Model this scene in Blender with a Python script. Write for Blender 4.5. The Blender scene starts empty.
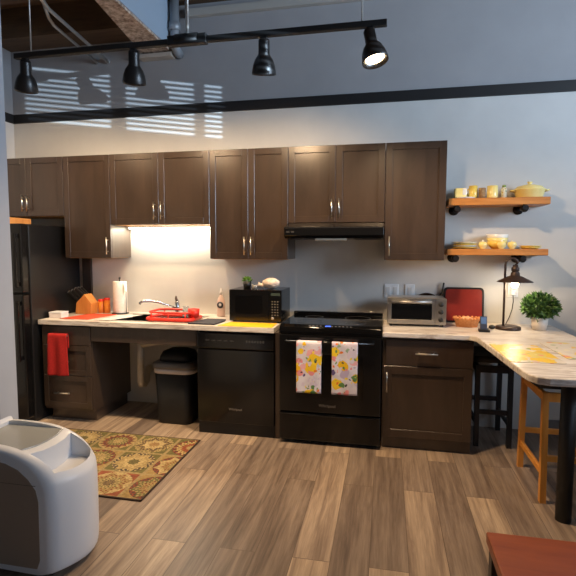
import bpy, bmesh, math, random
from mathutils import Vector, Matrix, Euler
random.seed(7)
C = bpy.context.scene.collection
PI = math.pi
def lin(c):
    return tuple(((v/255)/12.92 if v/255 <= .04045 else ((v/255+.055)/1.055)**2.4) for v in c) + (1,)

# ---------------------------------------------------------------- camera, world, lights, exposure
scn = bpy.context.scene
cam_d = bpy.data.cameras.new('camera'); cam = bpy.data.objects.new('camera', cam_d); C.objects.link(cam)
cam_d.sensor_fit = 'HORIZONTAL'; cam_d.sensor_width = 36.0; cam_d.lens = 36.0*476.479/576
cam_d.clip_start = .05
YAW, PIT, ROL = 0.203, -0.0809, 0.0023
Fv = Vector((-math.sin(YAW)*math.cos(PIT), math.cos(YAW)*math.cos(PIT), math.sin(PIT)))
R0 = Vector((math.cos(YAW), math.sin(YAW), 0)); U0 = R0.cross(Fv)
Rv = math.cos(ROL)*R0 + math.sin(ROL)*U0; Uv = -math.sin(ROL)*R0 + math.cos(ROL)*U0
M4 = Matrix.Identity(4)
for i in range(3):
    M4[i][0] = Rv[i]; M4[i][1] = Uv[i]; M4[i][2] = -Fv[i]
M4[0][3], M4[1][3], M4[2][3] = 0.7805, -4.1234, 1.4718
cam.matrix_world = M4
scn.camera = cam
scn.view_settings.view_transform = 'Standard'; scn.view_settings.look = 'None'
scn.view_settings.gamma = 1; scn.view_settings.use_curve_mapping = False
scn.view_settings.exposure = 0.27

w = bpy.data.worlds.new('sky'); scn.world = w; w.use_nodes = True
w.node_tree.nodes['Background'].inputs[0].default_value = (.45, .62, 1, 1)
w.node_tree.nodes['Background'].inputs[1].default_value = .6

def light(name, kind, loc, target, energy, color, **kw):
    d = bpy.data.lights.new(name, kind); d.energy = energy; d.color = color
    for k, v in kw.items(): setattr(d, k, v)
    o = bpy.data.objects.new(name, d); C.objects.link(o); o.location = loc
    o.rotation_euler = (Vector(target)-Vector(loc)).to_track_quat('-Z', 'Y').to_euler()
    return o
DAY = (.62, .79, 1.0); WARM = (1.0, .76, .50)
# daylight entering the two windows of the right-hand wall (behind and beside the camera)
light('daylight_rear_window', 'AREA', (4.30, -5.1, 1.75), (0, -2.6, 3.2), 16, DAY, shape='RECTANGLE', size=1.6, size_y=1.7)
light('daylight_side_window', 'AREA', (4.30, -2.05, 2.5), (1.2, -1.0, 3.6), 80, DAY, shape='RECTANGLE', size=1.5, size_y=1.3, spread=math.radians(120))
light('daylight_blind_window', 'AREA', (4.45, -3.49, 1.94), (0, -1.8, 2.9), 14, DAY, shape='RECTANGLE', size=.8, size_y=.5, spread=math.radians(100))
# low glint of sunlight from outdoors passing the slats of the blind
light('sun_glint', 'SPOT', (16, -10.5, .26), (4.2, -3.49, 1.97), 36000, (.62, .82, 1.0), spot_size=math.radians(4.6), spot_blend=.05, shadow_soft_size=.020)
# track lamps' beams and the small lamps are in their own builders
E_TRACK = [(100, 40), (118, 54), (124, 60), (28, 122)]; E_STRIP = 7.5; E_LAMP = 2.6

# ---------------------------------------------------------------- helpers
class MB:
    def __init__(s): s.bm = bmesh.new()
    def _new(s, n0): 
        s.bm.verts.ensure_lookup_table(); return s.bm.verts[n0:]
    def box(s, x0, x1, y0, y1, z0, z1, bev=0, seg=2, rot=None, at=None):
        b = bmesh.new()
        r = bmesh.ops.create_cube(b, size=1)
        for v in b.verts: v.co = Vector(((x0+x1)/2+v.co.x*(x1-x0), (y0+y1)/2+v.co.y*(y1-y0), (z0+z1)/2+v.co.z*(z1-z0)))
        if bev: bmesh.ops.bevel(b, geom=b.edges[:], offset=bev, segments=seg, affect='EDGES', profile=.5)
        if rot is not None:
            c = Vector(at) if at else Vector(((x0+x1)/2, (y0+y1)/2, (z0+z1)/2))
            m = Matrix.Translation(c) @ rot.to_matrix().to_4x4() @ Matrix.Translation(-c)
            bmesh.ops.transform(b, matrix=m, verts=b.verts)
        s.merge(b); return s
    def merge(s, b, smooth=False):
        me = bpy.data.meshes.new('t'); b.to_mesh(me); b.free(); s.bm.from_mesh(me); bpy.data.meshes.remove(me)
    def tube(s, pts, r, seg=10, caps=True, radii=None):
        pts = [Vector(p) for p in pts]; rings = []; n = len(pts); prev = None
        for i, p in enumerate(pts):
            d = (pts[min(i+1, n-1)]-pts[max(i-1, 0)]).normalized()
            if prev is None:
                a = Vector((0, 0, 1)) if abs(d.z) < .9 else Vector((1, 0, 0)); u = d.cross(a).normalized()
            else: u = (prev - d*prev.dot(d)).normalized()
            prev = u; v = d.cross(u); rr = radii[i] if radii else r
            rings.append([s.bm.verts.new(p + (u*math.cos(2*PI*k/seg)+v*math.sin(2*PI*k/seg))*rr) for k in range(seg)])
        for a, b in zip(rings, rings[1:]):
            for k in range(seg): 
                f = s.bm.faces.new((a[k], a[(k+1) % seg], b[(k+1) % seg], b[k])); f.smooth = True
        if caps: s.bm.faces.new(rings[0][::-1]); s.bm.faces.new(rings[-1])
        return s
    def lathe(s, prof, c=(0, 0, 0), seg=28, sx=1, sy=1, m=None):
        rings = []
        for r, z in prof:
            if r < 1e-6: rings.append([s.bm.verts.new((0, 0, z))])
            else: rings.append([s.bm.verts.new((r*sx*math.cos(2*PI*k/seg), r*sy*math.sin(2*PI*k/seg), z)) for k in range(seg)])
        for a, b in zip(rings, rings[1:]):
            for k in range(seg):
                q = [a[k % len(a)], a[(k+1) % len(a)], b[(k+1) % len(b)], b[k % len(b)]]
                u = []
                for v in q:
                    if v not in u: u.append(v)
                if len(u) > 2:
                    f = s.bm.faces.new(u); f.smooth = True
        vs = [v for r in rings for v in r]
        if m is None: m = Matrix.Translation(Vector(c))
        for v in vs: v.co = m @ v.co
        return s
    def prism(s, poly, z0, z1, bev=0, axis='z'):
        b = bmesh.new()
        lo = [b.verts.new((x, y, z0)) for x, y in poly]
        hi = [b.verts.new((x, y, z1)) for x, y in poly]
        b.faces.new(lo[::-1]); b.faces.new(hi); n = len(poly)
        for i in range(n): b.faces.new((lo[i], lo[(i+1) % n], hi[(i+1) % n], hi[i]))
        if axis == 'y':      # poly is (x,z), extruded along y
            for v in b.verts: v.co = Vector((v.co.x, v.co.z, v.co.y))
        if axis == 'x':      # poly is (y,z), extruded along x
            for v in b.verts: v.co = Vector((v.co.z, v.co.x, v.co.y))
        bmesh.ops.recalc_face_normals(b, faces=b.faces)
        if bev:
            bmesh.ops.bevel(b, geom=[e for e in b.edges if e.calc_face_angle(0) > .5], offset=bev, segments=2, affect='EDGES', profile=.5)
        s.merge(b); return s
    def sphere(s, c, r, sx=1, sy=1, sz=1, u=16, v=10):
        b = bmesh.new(); bmesh.ops.create_uvsphere(b, u_segments=u, v_segments=v, radius=r)
        for q in b.verts: q.co = Vector((c[0]+q.co.x*sx, c[1]+q.co.y*sy, c[2]+q.co.z*sz))
        for f in b.faces: f.smooth = True
        s.merge(b); return s
    def grid(s, fn, nu, nv, closed=False):
        vs = [[s.bm.verts.new(fn(i/nu, j/nv)) for j in range(nv+1)] for i in range(nu+1)]
        for i in range(nu):
            for j in range(nv):
                f = s.bm.faces.new((vs[i][j], vs[i+1][j], vs[i+1][j+1], vs[i][j+1])); f.smooth = True
        return s
    def xf(s, m):
        bmesh.ops.transform(s.bm, matrix=m, verts=s.bm.verts); return s
    def build(s, name, m, parent=None, local=False, solid=0, sub=0):
        me = bpy.data.meshes.new(name); bm = s.bm
        off = Vector((0, 0, 0)); q = parent
        while q is not None and not local: off += q.location; q = q.parent
        for v in bm.verts: v.co -= off
        bmesh.ops.recalc_face_normals(bm, faces=bm.faces)
        bm.to_mesh(me); bm.free()
        me.materials.append(m)
        o = bpy.data.objects.new(name, me); C.objects.link(o)
        if parent is not None: o.parent = parent
        if solid:
            d = o.modifiers.new('thick', 'SOLIDIFY'); d.thickness = solid; d.offset = 0
        if sub:
            d = o.modifiers.new('sub', 'SUBSURF'); d.levels = sub; d.render_levels = sub
        return o
def tag(o, label, cat, group=None, kind=None):
    o['label'] = label; o['category'] = cat
    if group: o['group'] = group
    if kind: o['kind'] = kind
    return o
def thing(name, label, cat, loc=(0, 0, 0), group=None):
    o = bpy.data.objects.new(name, None); C.objects.link(o); o.location = loc; o.empty_display_size = .05
    return tag(o, label, cat, group)
def struct(o): o['kind'] = 'structure'; return o
def copy_tree(o, parent=None):
    c = o.copy(); C.objects.link(c)
    if parent is not None: c.parent = parent
    for ch in list(o.children): copy_tree(ch, c)
    return c
def text(body, size, name, m, parent, center, depth=.0008):
    cu = bpy.data.curves.new(name, 'FONT'); cu.body = body; cu.size = size; cu.extrude = depth
    cu.align_x = 'CENTER'; cu.align_y = 'CENTER'
    t = bpy.data.objects.new('tmp', cu); C.objects.link(t)
    dg = bpy.context.evaluated_depsgraph_get(); me = bpy.data.meshes.new_from_object(t.evaluated_get(dg))
    bpy.data.objects.remove(t); me.name = name
    me.transform(Matrix.Translation(Vector(center)) @ Matrix.Rotation(PI/2, 4, 'X'))
    off = Vector((0, 0, 0)); q = parent
    while q is not None: off += q.location; q = q.parent
    me.transform(Matrix.Translation(-off)); me.materials.clear(); me.materials.append(m)
    o = bpy.data.objects.new(name, me); C.objects.link(o); o.parent = parent
    return o

# ---------------------------------------------------------------- materials
def mat(name, col, rough=.5, metal=0, **kw):
    m = bpy.data.materials.new(name); m.use_nodes = True
    b = m.node_tree.nodes['Principled BSDF']
    b.inputs['Base Color'].default_value = lin(col); b.inputs['Roughness'].default_value = rough; b.inputs['Metallic'].default_value = metal
    for k, v in kw.items(): b.inputs[k.replace('_', ' ')].default_value = v
    return m
class NT:
    def __init__(s, m): s.t = m.node_tree; s.b = s.t.nodes['Principled BSDF']
    def n(s, typ, **kw):
        o = s.t.nodes.new(typ)
        for k, v in kw.items(): setattr(o, k, v)
        return o
    def l(s, a, b): s.t.links.new(a, b)
    def m(s, op, a, b=None, c=None):
        o = s.n('ShaderNodeMath', operation=op)
        for i, v in enumerate((a, b, c)):
            if v is None: continue
            if isinstance(v, (int, float)): o.inputs[i].default_value = v
            else: s.l(v, o.inputs[i])
        return o.outputs[0]
    def coord(s, scale=(1, 1, 1), rot=(0, 0, 0), kind='Object'):
        c = s.n('ShaderNodeTexCoord'); p = s.n('ShaderNodeMapping'); s.l(c.outputs[kind], p.inputs[0])
        p.inputs['Scale'].default_value = scale; p.inputs['Rotation'].default_value = rot
        return p.outputs[0]
    def noise(s, vec, scale, detail=4, rough=.6, dist=0):
        o = s.n('ShaderNodeTexNoise'); s.l(vec, o.inputs['Vector']); o.inputs['Scale'].default_value = scale
        o.inputs['Detail'].default_value = detail; o.inputs['Roughness'].default_value = rough; o.inputs['Distortion'].default_value = dist
        return o.outputs['Fac']
    def ramp(s, fac, stops, interp='LINEAR'):
        o = s.n('ShaderNodeValToRGB'); s.l(fac, o.inputs[0]); e = o.color_ramp.elements; o.color_ramp.interpolation = interp
        while len(e) > 1: e.remove(e[-1])
        e[0].position = stops[0][0]; e[0].color = lin(stops[0][1])
        for p, c in stops[1:]: q = e.new(p); q.color = lin(c)
        return o.outputs[0]
    def mix(s, fac, a, b, mode='MIX'):
        o = s.n('ShaderNodeMix', data_type='RGBA', blend_type=mode)
        for i, v in ((0, fac), (6, a), (7, b)):
            if isinstance(v, (int, float)): o.inputs[i].default_value = v
            elif isinstance(v, tuple): o.inputs[i].default_value = lin(v)
            else: s.l(v, o.inputs[i])
        return o.outputs[2]
    def bump(s, h, strength=.2, dist=.01):
        o = s.n('ShaderNodeBump'); o.inputs['Strength'].default_value = strength; o.inputs['Distance'].default_value = dist
        s.l(h, o.inputs['Height']); s.l(o.outputs[0], s.b.inputs['Normal'])
    def col(s, c): s.l(c, s.b.inputs['Base Color'])

def wood(name, stops, rough=.35, scale=(14, 14, 1.2), ns=2.0, **kw):
    m = mat(name, stops[0][1], rough, **kw); t = NT(m); v = t.coord(scale)
    f = t.noise(v, ns, 6, .6, .6); t.col(t.ramp(f, stops)); t.bump(f, .08, .004); return m
def noisy(name, c1, c2, scale, rough=.6, bump=0, **kw):
    m = mat(name, c1, rough, **kw); t = NT(m); f = t.noise(t.coord(), scale, 5, .65)
    t.col(t.ramp(f, [(.35, c1), (.68, c2)]))
    if bump: t.bump(f, bump, .004)
    return m
CAB = wood('espresso_wood', [(.3, (53, 41, 33)), (.7, (68, 54, 44))], .30, Specular_IOR_Level=.6, Coat_Weight=.5, Coat_Roughness=.2, scale=(5, 5, 1.0), ns=2.2)
STRIPD = mat('dark_strip_brown', (52, 42, 36), .6)
MAPLE = wood('maple_underside', [(.3, (214, 160, 100)), (.7, (232, 184, 124))], .5)
NICKEL = mat('brushed_nickel', (205, 200, 190), .28, 1)
STEEL = mat('stainless_steel', (190, 188, 184), .3, 1)
CHROME = mat('chrome', (200, 200, 200), .12, 1)
BLACK = mat('appliance_black', (14, 14, 15), .16)
BLACKM = mat('matte_black', (20, 20, 21), .5)
GLASSB = mat('black_glass', (9, 9, 10), .06)
IRON = noisy('black_iron', (30, 28, 29), (44, 41, 41), 40, .5, .1, Metallic=.6)
BRONZE = noisy('dark_bronze', (58, 46, 42), (76, 62, 56), 30, .42, .05, Metallic=.5)
WHITEP = mat('white_plastic', (226, 228, 230), .4)
WHITEG = mat('white_glaze', (236, 232, 222), .2)
YELLOWG = noisy('yellow_glaze', (232, 196, 84), (240, 212, 116), 8, .2)
YELLOWP = noisy('pale_yellow_glaze', (236, 214, 128), (242, 226, 158), 8, .2)
GREY = mat('grey_plastic', (120, 118, 116), .5)
RED = noisy('red_plastic', (216, 44, 30), (226, 58, 40), 10, .4)
def wallmat(name, c, bs=.04):
    m = mat(name, c, .75); t = NT(m); v = t.coord(); f = t.noise(v, 3, 3)
    c2 = tuple(int(x*.965) for x in c); t.col(t.ramp(f, [(.3, c), (.7, c2)])); t.bump(t.noise(v, 180, 2), bs, .002); return m
WALL = wallmat('wall_paint', (205, 204, 200)); WALLG = wallmat('upper_wall_paint', (156, 156, 158)); WALLP = wallmat('partition_dimmed_blue', (170, 174, 180))  # WALLP: partition colour dimmed and blued to counter warm lamp spill
BAND = mat('black_band_paint', (22, 22, 24), .55)
def floor_mat():
    m = mat('plank_floor', (150, 122, 100), .38); t = NT(m)
    v = t.coord((1, 1, 1), (0, 0, PI/2))
    b = t.n('ShaderNodeTexBrick'); t.l(v, b.inputs['Vector'])
    b.offset = .37; b.offset_frequency = 2; b.squash = 1
    for k, x in {'Scale': 1, 'Mortar Size': .0018, 'Mortar Smooth': .1, 'Bias': 0, 'Brick Width': 1.22, 'Row Height': .182}.items(): b.inputs[k].default_value = x
    b.inputs['Color1'].default_value = (0, 0, 0, 1); b.inputs['Color2'].default_value = (1, 1, 1, 1); b.inputs['Mortar'].default_value = (.5, .5, .5, 1)
    sep = t.n('ShaderNodeSeparateColor'); t.l(b.outputs['Color'], sep.inputs[0]); rnd = sep.outputs[0]
    # grain: noise stretched along the plank, shifted per plank
    sx = t.n('ShaderNodeSeparateXYZ'); t.l(t.coord(), sx.inputs[0]); cx = t.n('ShaderNodeCombineXYZ')
    t.l(t.m('MULTIPLY', sx.outputs[0], 12.0), cx.inputs[0]); t.l(t.m('MULTIPLY', sx.outputs[1], .75), cx.inputs[1]); t.l(t.m('MULTIPLY', rnd, 37.0), cx.inputs[2])
    g = t.noise(cx.outputs[0], 1.7, 7, .62, .45)
    cx2 = t.n('ShaderNodeCombineXYZ'); t.l(t.m('MULTIPLY', sx.outputs[0], 60.0), cx2.inputs[0]); t.l(t.m('MULTIPLY', sx.outputs[1], 3.0), cx2.inputs[1]); t.l(t.m('MULTIPLY', rnd, 11.0), cx2.inputs[2])
    g2 = t.noise(cx2.outputs[0], 2, 4, .6)
    base = t.ramp(g, [(.25, (106, 94, 86)), (.42, (154, 138, 125)), (.55, (181, 165, 149)), (.72, (204, 187, 168))])
    shade = t.ramp(rnd, [(0, (176, 170, 168)), (.5, (216, 210, 206)), (1, (255, 246, 232))])
    c = t.mix(1.0, base, shade, 'MULTIPLY')
    c = t.mix(.35, c, t.ramp(g2, [(.3, (120, 110, 104)), (.7, (255, 255, 255))]), 'MULTIPLY')
    c = t.mix(t.m('MULTIPLY', b.outputs['Fac'], .75), c, (70, 56, 48))
    t.col(c); t.bump(g2, .06, .003); return m
FLOOR = floor_mat()
def stone_mat():
    m = mat('streaked_laminate', (220, 212, 200), .3); t = NT(m)
    v = t.coord((1.0, 5.5, 5.5), (0, 0, .18)); f = t.noise(v, 3.0, 7, .62, 1.4)
    c = t.ramp(f, [(.28, (136, 120, 110)), (.42, (188, 176, 164)), (.55, (222, 215, 206)), (.66, (210, 197, 180)), (.78, (160, 146, 138))])
    t.col(c); return m
STONE = stone_mat()
def floral(name, base, cols, scale, r=.42, rough=.8, density=1.0):
    m = mat(name, base, rough); t = NT(m); v = t.coord((1, 1, 1))
    nz = t.n('ShaderNodeTexNoise'); t.l(v, nz.inputs['Vector']); nz.inputs['Scale'].default_value = scale*1.6
    va = t.n('ShaderNodeVectorMath', operation='MULTIPLY_ADD'); t.l(nz.outputs['Color'], va.inputs[0]); va.inputs[1].default_value = (.6/scale,)*3; t.l(v, va.inputs[2])
    out = None; c = None
    c = t.mix(t.ramp(t.noise(v, scale*.7, 3), [(.45, (0, 0, 0)), (.7, (255, 255, 255))]), base, tuple(int(x*.9) for x in base))
    for i, (sc, rr, pal) in enumerate(cols):
        vo = t.n('ShaderNodeTexVoronoi'); vo.inputs['Scale'].default_value = scale*sc
        sh = t.n('ShaderNodeVectorMath', operation='ADD'); t.l(va.outputs[0], sh.inputs[0]); sh.inputs[1].default_value = (i*3.7, i*1.3, i*2.1)
        t.l(sh.outputs[0], vo.inputs['Vector'])
        s = t.n('ShaderNodeSeparateColor'); t.l(vo.outputs['Color'], s.inputs[0])
        k = len(pal); stops = [(j/k, p) for j, p in enumerate(pal)]
        pc = t.ramp(s.outputs[0], stops, 'CONSTANT')
        rad = t.m('MULTIPLY', s.outputs[1], rr)
        mk = t.m('LESS_THAN', vo.outputs['Distance'], rad)
        c = t.mix(mk, c, pc)
    t.col(c); return m
FL_TOWEL = floral('floral_towel', (226, 216, 220), [
    (1.1, .75, [(186, 170, 196), (232, 170, 170), (150, 170, 140), (206, 190, 206), (190, 196, 210)]),
    (.8, .72, [(236, 186, 10), (242, 204, 40), (240, 196, 30), (216, 200, 210)]),
    (1.7, .55, [(90, 130, 70), (216, 200, 210), (96, 78, 120), (226, 140, 140), (216, 206, 212)]),
    (2.6, .40, [(230, 120, 30), (60, 60, 60), (244, 214, 60), (120, 150, 80)])], 14, density=1)
FL_MAT = floral('floral_placemat', (214, 204, 188), [
    (.7, .85, [(222, 116, 84), (222, 186, 40), (224, 146, 116), (206, 198, 184)]),
    (1.0, .85, [(222, 184, 24), (212, 192, 100), (226, 186, 30), (216, 176, 50)]),
    (2.6, .5, [(130, 150, 80), (236, 206, 40), (220, 140, 110), (226, 214, 170)])], 9, rough=.35)
def rug_mat():
    m = mat('patchwork_rug', (120, 90, 50), .95); t = NT(m)
    s = t.n('ShaderNodeSeparateXYZ'); t.l(t.coord(), s.inputs[0]); T = .30
    u = t.m('DIVIDE', s.outputs[0], T); v = t.m('DIVIDE', s.outputs[1], T)
    fu = t.m('SUBTRACT', t.m('FRACT', u), .5); fv = t.m('SUBTRACT', t.m('FRACT', v), .5)
    iu = t.m('FLOOR', u); iv = t.m('FLOOR', v)
    wn = t.n('ShaderNodeTexWhiteNoise', noise_dimensions='2D'); cv = t.n('ShaderNodeCombineXYZ'); t.l(iu, cv.inputs[0]); t.l(iv, cv.inputs[1]); t.l(cv.outputs[0], wn.inputs['Vector'])
    sc = t.n('ShaderNodeSeparateColor'); t.l(wn.outputs['Color'], sc.inputs[0]); r1, r2, r3 = sc.outputs
    rad = t.m('SQRT', t.m('ADD', t.m('MULTIPLY', fu, fu), t.m('MULTIPLY', fv, fv)))
    ang = t.m('ARCTAN2', fv, fu)
    pet = t.m('COSINE', t.m('MULTIPLY', ang, t.m('ADD', 4.0, t.m('MULTIPLY', 4.0, t.m('FLOOR', t.m('MULTIPLY', r3, 2.0))))))
    wob = t.m('ADD', t.m('MULTIPLY', rad, 2.0), t.m('MULTIPLY', t.m('MULTIPLY', t.m('ABSOLUTE', pet), rad), .7))
    ring = t.m('FLOOR', t.m('MULTIPLY', wob, 3.2))
    f = t.m('FRACT', t.m('ADD', t.m('MULTIPLY', t.m('FLOOR', t.m('MULTIPLY', wob, 3.2)), .237), r2))
    det = t.m('MULTIPLY', t.m('SINE', t.m('MULTIPLY', ang, t.m('ADD', 12.0, t.m('MULTIPLY', ring, 4.0)))), t.m('SINE', t.m('MULTIPLY', rad, 44.0)))
    pal1 = [(0, (118, 54, 34)), (.2, (160, 128, 76)), (.34, (96, 88, 46)), (.46, (172, 150, 100)), (.56, (66, 48, 40)), (.7, (140, 74, 42)), (.86, (126, 108, 60)), (.94, (176, 150, 98))]
    pal2 = [(0, (162, 140, 92)), (.22, (70, 56, 48)), (.34, (150, 126, 78)), (.52, (102, 96, 52)), (.66, (178, 156, 108)), (.8, (122, 62, 40)), (.92, (90, 70, 50))]
    f2 = t.m('FRACT', t.m('ADD', f, t.m('MULTIPLY', t.m('GREATER_THAN', det, .25), .43)))
    a = t.ramp(f2, pal1, 'CONSTANT'); b = t.ramp(f2, pal2, 'CONSTANT')
    c = t.mix(t.m('GREATER_THAN', r1, .5), a, b)
    mx = t.m('MAXIMUM', t.m('ABSOLUTE', fu), t.m('ABSOLUTE', fv))
    corner = t.ramp(r2, [(0, (150, 124, 74)), (.35, (100, 92, 48)), (.7, (136, 72, 44))], 'CONSTANT')
    c = t.mix(t.m('GREATER_THAN', rad, .47), c, corner)
    c = t.mix(t.m('GREATER_THAN', mx, .465), c, (150, 130, 88))
    n = t.noise(t.coord(), 60, 3); c = t.mix(.5, c, t.ramp(n, [(.3, (110, 100, 90)), (.65, (255, 255, 255))]), 'MULTIPLY')
    t.col(c); t.bump(n, .5, .004); return m
RUG = rug_mat()
def emit(name, col, s):
    m = mat(name, col, .5); b = m.node_tree.nodes['Principled BSDF']
    b.inputs['Emission Color'].default_value = lin(col); b.inputs['Emission Strength'].default_value = s; return m

# ---------------------------------------------------------------- setting
struct(MB().box(-4.2, 4.3, -7.1, .1, -.1, 0).build('floor', FLOOR))
BZ0, BZ1 = 2.682, 2.765
struct(MB().box(-4.2, 4.3, 0, .1, 0, BZ0).build('wall_back', WALL))
struct(MB().box(-4.2, 4.3, .0005, .1, BZ0, 3.7).build('wall_back_upper', WALLG))
struct(MB().box(-2.80, 4.2, -.022, 0, BZ0, BZ1, .003).build('trim_1', BAND))
struct(MB().box(-2.92, -2.804, -1.6, 0, 0, BZ0).build('wall_left', WALL))
struct(MB().box(-2.92, -2.8045, -1.6, 0, BZ0, 3.6).build('wall_left_upper', WALLG))
struct(MB().box(-2.804, -2.782, -1.6, -.022, BZ0, BZ1, .003).build('trim_2', BAND))
PWX, PWY = -1.17, -1.9
prt = MB().box(-4.2, -1.292, -1.93, -1.80, 0, 3.6).build('wall_front_left', WALLP); struct(prt)
struct(MB().box(-4.2, 4.3, -7.1, -7.0, 0, 3.7).build('wall_rear', WALL))
struct(MB().box(-4.3, -4.2, -7.1, .1, 0, 3.7).build('wall_far_left', WALL))
# right wall with two window openings
X0 = 4.2
m = MB()
m.box(X0, X0+.1, -7.1, -5.9, 0, 3.7); m.box(X0, X0+.1, -4.3, -3.92, 0, 3.7); m.box(X0, X0+.1, -3.06, -2.8, 0, 3.7); m.box(X0, X0+.1, -1.3, .1, 0, 3.7); m.box(X0, X0+.1, -2.8, -1.3, 0, 1.85); m.box(X0, X0+.1, -2.8, -1.3, 3.15, 3.7)
m.box(X0, X0+.1, -5.9, -4.3, 0, .9); m.box(X0, X0+.1, -5.9, -4.3, 2.6, 3.7)
m.box(X0, X0+.1, -3.92, -3.06, 0, 1.80); m.box(X0, X0+.1, -3.92, -3.06, 2.13, 3.7)
struct(m.build('wall_right', WALL))
m = MB()
for y in (-5.9, -5.12, -4.34): m.box(X0+.02, X0+.07, y, y+.04, .9, 2.6)
m.box(X0+.02, X0+.07, -5.9, -4.3, .9, .94); m.box(X0+.02, X0+.07, -5.9, -4.3, 2.56, 2.6)
struct(m.build('window_1', WHITEP))
m = MB()
for y in (-2.8, -2.07, -1.34): m.box(X0+.02, X0+.07, y, y+.04, 1.85, 3.15)
m.box(X0+.02, X0+.07, -2.8, -1.3, 1.85, 1.89); m.box(X0+.02, X0+.07, -2.8, -1.3, 3.11, 3.15)
struct(m.build('window_3', WHITEP))
m = MB()
for y, ww in ((-3.92, .02), (-3.535, .035), (-3.195, .014), (-3.08, .02)): m.box(X0+.02, X0+.07, y, y+ww, 1.80, 2.13)
for i in range(10):
    z = 1.832+i*.030
    m.box(X0+.028, X0+.05, -3.92, -3.06, z-.0006, z+.0006, rot=Euler((0, math.radians(-42), 0)))
win2 = struct(m.build('window_2', WHITEP))
# ceiling: brown deck, wall-top strip, header and joists at left
DECK = wood('brown_deck', [(.3, (74, 58, 42)), (.7, (104, 80, 56))], .7, scale=(1.5, 12, 12))
struct(MB().box(-4.2, 4.3, -7.1, .1, 3.62, 3.72).build('ceiling', DECK))
m = MB(); m.box(-2.80, -1.42, -.26, 0, 3.36, 3.62); m.box(-2.80, -1.42, -.80, -.62, 3.45, 3.62); m.box(-4.0, -1.42, -1.5, -1.34, 3.45, 3.62)
struct(m.build('trim_3', DECK))
struct(MB().box(-.98, 4.2, -.05, 0, 3.50, 3.565, .004).build('trim_4', mat('pale_strip', (168, 166, 160), .6)))
FIRE = noisy('fireproofed_beam', (118, 98, 84), (214, 196, 178), 26, .95, .8)
b = MB().prism([(-1.40, 0), (-1.24, -1.1), (-1.24, -6.9), (-1.12, -6.9), (-1.12, 0)], 3.215, 3.62).build('ceiling_beam', FIRE); struct(b)
b = MB().box(-1.119, -1.113, -6.9, -.05, 3.235, 3.62).build('beam_side', mat('beam_side_daylit_blue', (150, 166, 182), .7), b)  # side face coloured blue for the daylight falling on it
struct(MB().box(-1.42, -1.10, -.09, 0, 3.165, 3.2, .004).build('trim_5', mat('bearing_plate', (180, 172, 162), .6)))
struct(MB().box(2.05, 4.2, -.015, 0, 0, .1, .003).build('baseboard_back', mat('grey_baseboard', (120, 118, 118), .6)))
GALV = mat('galvanised', (176, 174, 170), .4, .7)
m = MB().tube([(-1.77, -.001, 3.195), (-1.645, -.95, 3.20), (-1.61, -1.08, 3.215), (-1.61, -1.17, 3.28), (-1.61, -1.26, 3.40), (-1.61, -1.28, 3.615)], .014)
m.tube([(-1.77, -.001, 3.195), (-1.768, -.02, 3.195)], .022)
tag(m.build('conduit', GALV), 'pale metal conduit running to the wall, right one of the pair under the ceiling', 'pipe')
m = MB().tube([(-1.885, -.001, 3.2), (-1.78, -.72, 3.2), (-1.76, -.80, 3.215), (-1.75, -.86, 3.28), (-1.75, -.88, 3.40), (-1.75, -.88, 3.615)], .012)
m.tube([(-1.885, -.001, 3.2), (-1.883, -.02, 3.2)], .02)
tag(m.build('conduit', GALV), 'thinner metal conduit running to the wall, left one of the pair under the ceiling', 'pipe')
m = MB().tube([(-1.06, -.10, 3.62), (-1.06, -.10, 3.25), (-1.06, -.07, 3.21), (-1.06, -.002, 3.2)], .04, 14)
m.tube([(-1.06, -.10, 3.36), (-1.06, -.10, 3.43)], .052, 14)
tag(m.build('pipe', mat('grey_pipe', (142, 148, 154), .4, .3)), 'thick grey vertical pipe on the wall beside the ceiling beam', 'pipe')
m = MB().tube([(-.965, -.06, 3.62), (-.965, -.06, 3.38), (-.955, -.05, 3.34), (-.93, -.002, 3.31)], .014)
tag(m.build('pipe', mat('pale_pipe', (190, 194, 196), .4, .3)), 'thin pale vertical pipe beside the thick grey pipe', 'pipe')
m = MB().tube([(-2.78, -1.05, 3.5), (-1.5, -1.05, 3.5)], .02)
for x in (-2.5, -1.7): m.tube([(x, -1.05, 3.5), (x, -1.05, 3.615)], .006)
tag(m.build('sprinkler_pipe', mat('brown_pipe', (110, 88, 70), .6)), 'brown pipe slung below the ceiling at far left', 'pipe')

# ---------------------------------------------------------------- cabinet makers
def pull(mb, x, z, y, ln=.15, vert=True):
    r = .0058
    if vert:
        mb.tube([(x, y-.03, z-ln/2), (x, y-.03, z+ln/2)], r)
        for s in (-1, 1): mb.tube([(x, y, z+s*ln*.33), (x, y-.03, z+s*ln*.33)], .0045, 8)
    else:
        mb.tube([(x-ln/2, y-.03, z), (x+ln/2, y-.03, z)], r)
        for s in (-1, 1): mb.tube([(x+s*ln*.33, y, z), (x+s*ln*.33, y-.03, z)], .0045, 8)
    return mb
def shaker(parent, name, x0, x1, z0, z1, yb, st=.052, th=.02, m=None):
    m = m or CAB; yf = yb-th; q = MB()
    q.box(x0, x0+st, yf, yb, z0, z1, .0015, 1); q.box(x1-st, x1, yf, yb, z0, z1, .0015, 1)
    q.box(x0+st, x1-st, yf, yb, z0, z0+st, .0015, 1); q.box(x0+st, x1-st, yf, yb, z1-st, z1, .0015, 1)
    q.box(x0+st-.002, x1-st+.002, yf+.009, yb-.002, z0+st-.002, z1-st+.002)
    return q.build(name, m, parent)
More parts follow.
